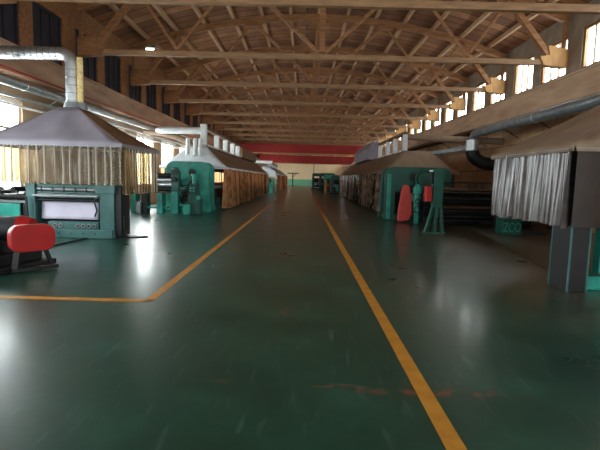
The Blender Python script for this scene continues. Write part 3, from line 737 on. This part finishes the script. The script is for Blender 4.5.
def duct_row(label, x, ys, zb, zt, y_end, mat, w=.2):
    t = thing('duct_header', label, 'duct', (x, ys[0], zb))
    MB().bar((x, ys[0]-.1, zt), (x, y_end, zt), w*1.05, .14).build('header', 'tarp_brown' , t, bevel=.02)
    for y in ys:
        MB().box(x-w/2, x+w/2, y-w/2, y+w/2, zb, zt-.07).build('riser', mat, t, bevel=.03)
        MB().box(x-w/2-.03, x+w/2+.03, y-w/2-.03, y+w/2+.03, zb, zb+.05).build('flange', 'dull_steel', t)
    MB().box(x-w/2, x+w/2, ys[0], y_end, zb+.0, zb+.08).build('base_rail', 'white', t)
    return t
t = duct_row('row of white square risers under a brown header on the left hood', -4.85, [22.1, 25.4, 28.2, 31, 33.5], 3.08, 3.95, 34.5, 'white', w=.28)
MB().box(-5.2, -4.6, 34.5, 44, 3.08, 3.85).build('housing', 'tarp_brown', t, bevel=.05)
MB().box(-5.0, -4.7, 21.95, 22.2, 3.05, 4.12).build('front_riser', 'white', t, bevel=.04)
t = duct_row('row of white square risers under a steel header on the right hood', 5.0, [22.6, 25, 27.2, 29.8], 3.08, 3.98, 30.2, 'white', w=.22)
MB().prism([(4.6, 3.1), (5.6, 3.1), (5.6, 3.9), (5.35, 4.4), (4.95, 4.4), (4.6, 3.9)], 'y', 32.5, 41).build('housing', 'tarp_grey', t, bevel=.05)
t = thing('cross_duct', 'white round duct from the left wall to the left hood risers', 'duct', (-6, 22, 3.7))
MB().cyl((-7.0, 22.1, 3.78), (-5.0, 22.1, 3.8), .17, n=24).build('duct_body', 'white', t)
MB().cyl((-7.0, 22.1, 3.78), (-7.2, 22.1, 3.78), .17, .08, n=24).build('duct_cap', 'white', t)
t = thing('cross_duct', 'thin pale duct curving below the white round duct on the left hood', 'duct', (-6, 22, 3.3))
MB().tube([(-7.9, 22.5, 3.72), (-7.0, 22.5, 3.66), (-6.3, 22.5, 3.5), (-5.7, 22.5, 3.25), (-5.45, 22.5, 3.0)], .13, n=18).build('duct_body', 'tarp_tan', t)
for x in (-5.55, -5.2, -4.95):
    MB().tube([(x, 21.75, 2.6), (x-.03, 21.9, 3.0), (x-.05, 22.0, 3.4)], .1, n=14).build('branch_pipe', 'white', t)
t = thing('cross_duct', 'brown duct crossing from the right hood to the right wall', 'duct', (7, 22, 3.6))
MB().tube([(5.1, 22.6, 3.8), (7.5, 22.6, 3.72), (9.8, 22.6, 3.68)], .16, n=18).build('duct_body', 'tarp_tan', t)
t = thing('cross_duct', 'dark flat duct running back beside the right hood risers', 'duct', (7.4, 24, 3.2))
MB().bar((6.3, 25, 3.0), (9.2, 23.6, 3.55), .5, .22).build('duct_body', 'dull_steel', t, bevel=.02)

# ---------------------------------------------------------------- right roll machine
tc, X = calender('calender', 'dark green roll machine with rounded top before the long right hood', 4.75, 18.6, ('green', 'dark'), s=-1, hw=1.35, h=2.2)
MB().ring((4.95, 18.5, 1.72), 'y', .34, .05).cyl((4.95, 18.6, 1.72), (4.95, 18.45, 1.72), .28, n=28).build('gear_wheel', 'green', tc)
m = MB(); prof = [(0, .06), (.1, .02), (.22, .02), (.5, .1), (.62, .35), (.58, .8), (.46, 1.42), (.38, 1.5), (.24, 1.5), (.16, 1.4), (.02, .5)]
prof = [(3.72+a*.92, b*.97+.02) for a, b in prof]
m.prism(prof, 'y', 17.5, 17.68); tag(m.build('belt_guard', 'red_pale', tc, bevel=.04), 'tall red tapered guard')
MB().box(4.3, 4.45, 17.2, 17.35, .0, 1.5).cyl((4.38, 17.27, .5), (4.38, 17.27, 1.1), .12, n=16).cyl((4.38, 17.27, 1.15), (4.38, 17.27, 1.4), .16, n=16).build('valve_post', 'teal', tc, bevel=.01)
MB().ring((4.38, 17.1, .55), 'y', .12, .02).ring((4.38, 17.1, .85), 'y', .1, .02).build('hand_wheel', 'dark', tc)
MB().box(3.45, 3.6, 18.4, 18.55, .05, 1.9).build('guide_bar', 'teal', tc, bevel=.01)
t = thing('post_stand', 'green post with flared legs and a small red box, right of the red guard', 'stand', (4.25, 14.3, 0))
MB().box(4.12, 4.42, 14.2, 14.5, .8, 2.02).build('post', 'green', t, bevel=.02)
for (x0, x1) in ((4.16, 3.92), (4.28, 4.2), (4.4, 4.44)):
    MB().bar((x0, 14.32, .85), (x1, 14.2, .03), .1, .1).build('leg', 'green', t, bevel=.006)
MB().box(3.86, 4.52, 14.1, 14.4, 0, .05).build('base_plate', 'green', t)
tag(MB().box(3.86, 4.06, 14.15, 14.45, .98, 1.48).build('switch_box', 'red', t, bevel=.03), 'red box on the post')
MB().cyl((4.05, 14.3, 1.55), (4.05, 14.3, 1.92), .06, n=14).build('cylinder', 'dark', t)
MB().cyl((4.02, 14.25, 1.93), (4.02, 14.25, 1.98), .06, n=14).build('lamp_cap', 'white', t)
# roll racks to the right
t = thing('roll_rack', 'dark rack of long horizontal rolls before the tan right wall', 'roll rack', (7, 16.5, 0))
for i, (z, mt) in enumerate(((1.35, 'brown_steel'), (1.02, 'dark'), (.7, 'brown_steel'), (.35, 'dark'))):
    MB().cyl((4.9, 16.4+.1*i, z), (9.0, 16.4+.1*i, z), .07, n=18).build('roll', mt, t)
    MB().box(4.85, 9.05, 16.55, 17.9, z-.14, z-.1).build('shelf', 'dark', t)
for x in (4.85, 7.0, 9.05):
    MB().box(x-.06, x+.06, 16.3, 16.42, 0, 1.3).build('upright', 'dark', t, bevel=.005)
    MB().box(x-.06, x+.06, 17.8, 17.92, 0, 1.3).build('upright', 'dark', t, bevel=.005)
MB().box(4.9, 9.0, 17.95, 18.0, 0, 1.2).build('back_panel', 'black', t)
MB().cyl((4.9, 17.2, 1.62), (9.0, 17.2, 1.62), .03, n=10).build('hand_rail', 'dark', t)
for x in (6.1, 6.35, 6.6, 7.1, 7.3, 7.6): MB().cyl((x, 16.7, 1.32), (x+.04, 16.7, 1.58), .035, n=10).build('clamp', 'dark', t)

# ---------------------------------------------------------------- near right hood and its machine
t = thing('fume_hood', 'tan hood with silvery pleated curtain at the right edge', 'fume hood', (6, 8, 1))
canopy(t, 5.95, 2.07, .3, 6.54, 9.4, 7.6, 8.3, 2.18, 3.25, ('tarp_tan', 'tarp_tan'), ribs=2, sag=.07)
curtain('curtain', [(3.93, 9.35), (3.93, 6.6)], 2.14, .98, 'pvc_silver', t, pitch=.19, amp=.09, seed=21)
tag(curtain('curtain', [(3.95, 6.58), (8.0, 6.58)], 2.14, .98, 'pvc_dark', t, pitch=.5, amp=.015, seed=22), 'dark brown front curtain')
curtain('curtain', [(8.0, 9.35), (3.97, 9.35)], 2.14, .98, 'pvc_brown', t, pitch=.3, amp=.03, seed=23)
rail([(3.88, 9.37), (3.88, 6.54)], 2.14, t, pitch=.17); rail([(3.88, 6.54), (8.0, 6.54)], 2.14, t, pitch=.4)
t = thing('press_machine', 'dark press frame with teal edges under the near right hood', 'press', (4.5, 7, 0))
def frame_col(x0, x1, y0, y1, z1):
    MB().box(x0, x1, y0, y1, 0, z1).build('side_frame', 'black', t, bevel=.005)
    for x in (x0, x1):
        for y in (y0, y1):
            MB().box(x-.012, x+.012, y-.012, y+.012, 0, z1).build('edge_strip', 'teal_pale', t)
frame_col(4.02, 4.3, 6.68, 7.18, 2.05)
MB().box(4.32, 5.6, 6.85, 7.3, .0, .22).build('base', 'teal', t, bevel=.02)
MB().cyl((4.75, 6.9, .75), (5.6, 6.9, .75), .2, n=24).build('roller', 'dark', t)
MB().box(4.5, 4.8, 6.72, 6.9, .28, 1.0).build('bracket', 'teal', t, bevel=.02)
MB().ring((4.62, 6.66, .66), 'y', .13, .03).build('hand_wheel', 'black', t)
MB().box(5.5, 5.8, 6.62, 7.3, 0, 2.05).build('side_frame', 'green', t, bevel=.01)
MB().box(4.3, 5.6, 6.7, 9.0, 1.3, 1.95).build('press_head', 'dark', t, bevel=.02)
# machine foot block behind it, with light lettering
t = thing('foot_block', 'dark green block with light letters on the floor behind the near right curtain', 'block', (6.4, 14, 0))
MB().box(6.35, 6.95, 14.2, 14.75, 0, .52).build('block', 'green', t, bevel=.015)
MB().box(6.95, 7.8, 14.3, 14.7, .0, .12).build('foot', 'dark', t, bevel=.01)
fc = bpy.data.curves.new('lettering', 'FONT'); fc.body = 'ZCO'; fc.size = .42; fc.extrude = .004; fc.align_x = 'CENTER'
to = bpy.data.objects.new('tmp', fc); COL.objects.link(to)
me = bpy.data.meshes.new_from_object(to); bpy.data.objects.remove(to)
me.materials.append(M['teal']) if not me.materials else None
lt = bpy.data.objects.new('lettering', me); COL.objects.link(lt); lt.parent = t; ORG[lt] = ORG[t]
lt.location = Vector((6.65, 14.19, .1)) - ORG[t]; lt.rotation_euler = (PI/2, 0, 0); lt.scale = (.62, 1, 1)
lt['label'] = 'light teal letters ZCO'

# ---------------------------------------------------------------- far machines
tc, X = calender('calender', 'small cyan roll machine far down the left side of the aisle', -4.3, 50.5, ('cyan', 'dark'), hw=.75, h=1.6)
MB().box(-3.7, -3.3, 49.6, 50.2, 0, 1.0).build('control_cabinet', 'cyan', tc, bevel=.02)
MB().box(-4.9, -4.4, 49.5, 50.2, .9, 1.7).build('motor_cover', 'white', tc, bevel=.05)
t = thing('white_hood', 'white canopy on posts above the far cyan roll machine', 'canopy', (-4, 51, 0))
MB().prism([(-5.2, 1.75), (-3.1, 1.75), (-3.3, 2.5), (-4.6, 2.75), (-5.2, 2.6)], 'y', 52.3, 54).build('canopy', 'tarp_white', t, bevel=.05)
for x in (-5.1, -3.2): MB().box(x-.05, x+.05, 52.4, 52.5, 0, 1.8).build('post', 'white', t)
MB().box(-6, -3.6, 52.5, 52.9, 3.3, 3.6).build('duct', 'white', t)
hf = long_hood('far grey hood with brown curtains beyond the white canopy on the left', -4.5, 1.6, .4, 54.2, 84, 1, ('tarp_white', 'tarp_grey'), ('pvc_brown', 'pvc_brown'), 1, zr=3.0)
duct_row('dark duct row along the far left hood ridge', -4.3, [56, 60, 64, 68, 72], 3.0, 3.6, 74, 'dull_steel', w=.25)
t = thing('jib_post', 'dark post with short arms at the far end of the left row', 'post', (-2.2, 92, 0))
MB().box(-2.2, -2.0, 92, 92.2, 0, 2.7).build('post', 'dark', t); MB().box(-3.2, -.9, 92, 92.2, 2.6, 2.8).build('arm', 'brown_steel', t); MB().bar((-2.1, 92.1, 1.9), (-1.5, 92.1, 2.6), .1, .1).build('brace', 'dark', t)
def far_machine(label, cx, y, w, h, mt, acc):
    t = thing('roll_stand', label, 'roll machine', (cx, y, 0), 'dark roll machines far right')
    MB().prism([(a, b) for a, b in rounded(cx-w/2, cx+w/2, h-.5, h, .2, True)], 'y', y, y+.5).box(cx-w/2, cx-w/2+.35, y, y+.5, 0, h-.5).box(cx+w/2-.35, cx+w/2, y, y+.5, 0, h-.5).build('side_frame', mt, t, bevel=.02)
    for z in (.5, .95, 1.35): MB().cyl((cx-w/2+.2, y+.25, z), (cx+w/2-.2, y+.25, z), .16, n=16).build('roller', 'dull_steel' if z == .95 else 'dark', t)
    MB().box(cx-.3, cx+.15, y-.4, y-.1, .3, 1.0).build('motor_cover', acc, t, bevel=.04)
    MB().box(cx-w/2-.1, cx+w/2+.1, y-.5, y+.6, 0, .2).build('base', 'dark', t)
    MB().box(cx-w/2, cx+w/2, y+.5, y+3.5, .8, 1.8).build('machine_body', 'dark', t)
far_machine('dark green roll machine standing past the end of the right hood', 3.9, 49.5, 1.7, 2.1, 'green', 'teal')
far_machine('dark teal roll machine with red cover in the far right row', 3.5, 56, 1.8, 2.2, 'teal', 'red')
far_machine('tall dark green roll machine with red cover at the far right, behind the yellow post', 3.4, 64, 2.2, 2.5, 'green', 'red')
far_machine('smallest dark roll machine at the far end of the right row', 2.6, 74, 2.2, 2.6, 'green', 'dark')
t = thing('bollard', 'yellow post standing on the floor among the far right machines', 'post', (2.75, 54, 0))
MB().cyl((2.75, 54, 0), (2.75, 54, 1.5), .14, n=20).build('post', 'yellow', t); MB().cyl((2.75, 54, 0), (2.75, 54, .05), .26, n=20).build('base_plate', 'yellow', t)
MB().cyl((2.75, 54, 1.5), (2.75, 54, 1.56), .14, .08, n=20).build('cap', 'dark', t)
t = thing('drop_pipe', 'dark vertical pipe hanging before the cream far wall', 'pipe', (2.3, 98.62, 2.2))
MB().cyl((2.3, 98.62, 2.2), (2.3, 98.62, 5.96), .06, n=10).build('pipe_body', 'dark', t); MB().cyl((2.3, 98.62, 5.2), (2.3, 98.62, 5.4), .25, n=12).build('flange', 'dark', t)

# ---------------------------------------------------------------- daylight, with an added lamp
w = bpy.data.worlds.new('overcast'); S.world = w; w.use_nodes = True; nt = w.node_tree
bg = nt.nodes['Background']; bg.inputs[0].default_value = (.92, .97, 1.0, 1); bg.inputs[1].default_value = 17.0
def area(name, loc, rot, sx, sy, e, col, portal=False):
    l = bpy.data.lights.new(name, 'AREA'); l.shape = 'RECTANGLE'; l.size = sx; l.size_y = sy; l.energy = e; l.color = col
    if portal: l.cycles.is_portal = True
    o = bpy.data.objects.new(name, l); COL.objects.link(o); o.location = loc; o.rotation_euler = rot; return o
area('added_light_left', (XL-1.6, 25, 3.9), (0, -PI/2+.35, 0), 2.6, 34, 4800, (.9, .96, 1))  # added lamp outside the windows, brightens the left floor beyond the sky
H = (YE+YB)/2
area('portal_left', (XL-.45, H, 2.4), (0, -PI/2, 0), 2.9, YE-YB, 1, (1, 1, 1), True)
area('portal_right', (BR+.3, H, 6.35), (0, PI/2, 0), 1.6, YE-YB, 1, (1, 1, 1), True)
area('portal_back', (.5, YB-.5, 2.5), (PI/2, 0, 0), 16, 3.6, 1, (1, 1, 1), True)

# ---------------------------------------------------------------- camera
r = .025; f = 450.
a = 3*math.cos(r)-46*math.sin(r); b = 46*math.cos(r)+3*math.sin(r)
yaw = math.atan(a/f); pit = math.atan(b/math.hypot(f, a))
F = Vector((-math.sin(yaw)*math.cos(pit), math.cos(yaw)*math.cos(pit), -math.sin(pit)))
R0 = Vector((math.cos(yaw), math.sin(yaw), 0)); U0 = R0.cross(F)
Rt = R0*math.cos(r)+U0*math.sin(r); Up = U0*math.cos(r)-R0*math.sin(r)
from mathutils import Matrix
cam = bpy.data.cameras.new('camera'); co = bpy.data.objects.new('camera', cam); COL.objects.link(co)
mt = Matrix((Rt, Up, -F)).transposed().to_4x4(); mt.translation = (0, 0, 1.6); co.matrix_world = mt
cam.sensor_width = 36; cam.lens = 27; cam.clip_end = 400
S.camera = co
S.view_settings.view_transform = 'Standard'; S.view_settings.look = 'None'; S.view_settings.gamma = 1
S.view_settings.use_curve_mapping = False; S.view_settings.exposure = 0.0
c = S.cycles
c.use_denoising = True; c.max_bounces = 8; c.diffuse_bounces = 5; c.glossy_bounces = 4; c.transparent_max_bounces = 12; c.sample_clamp_indirect = 8
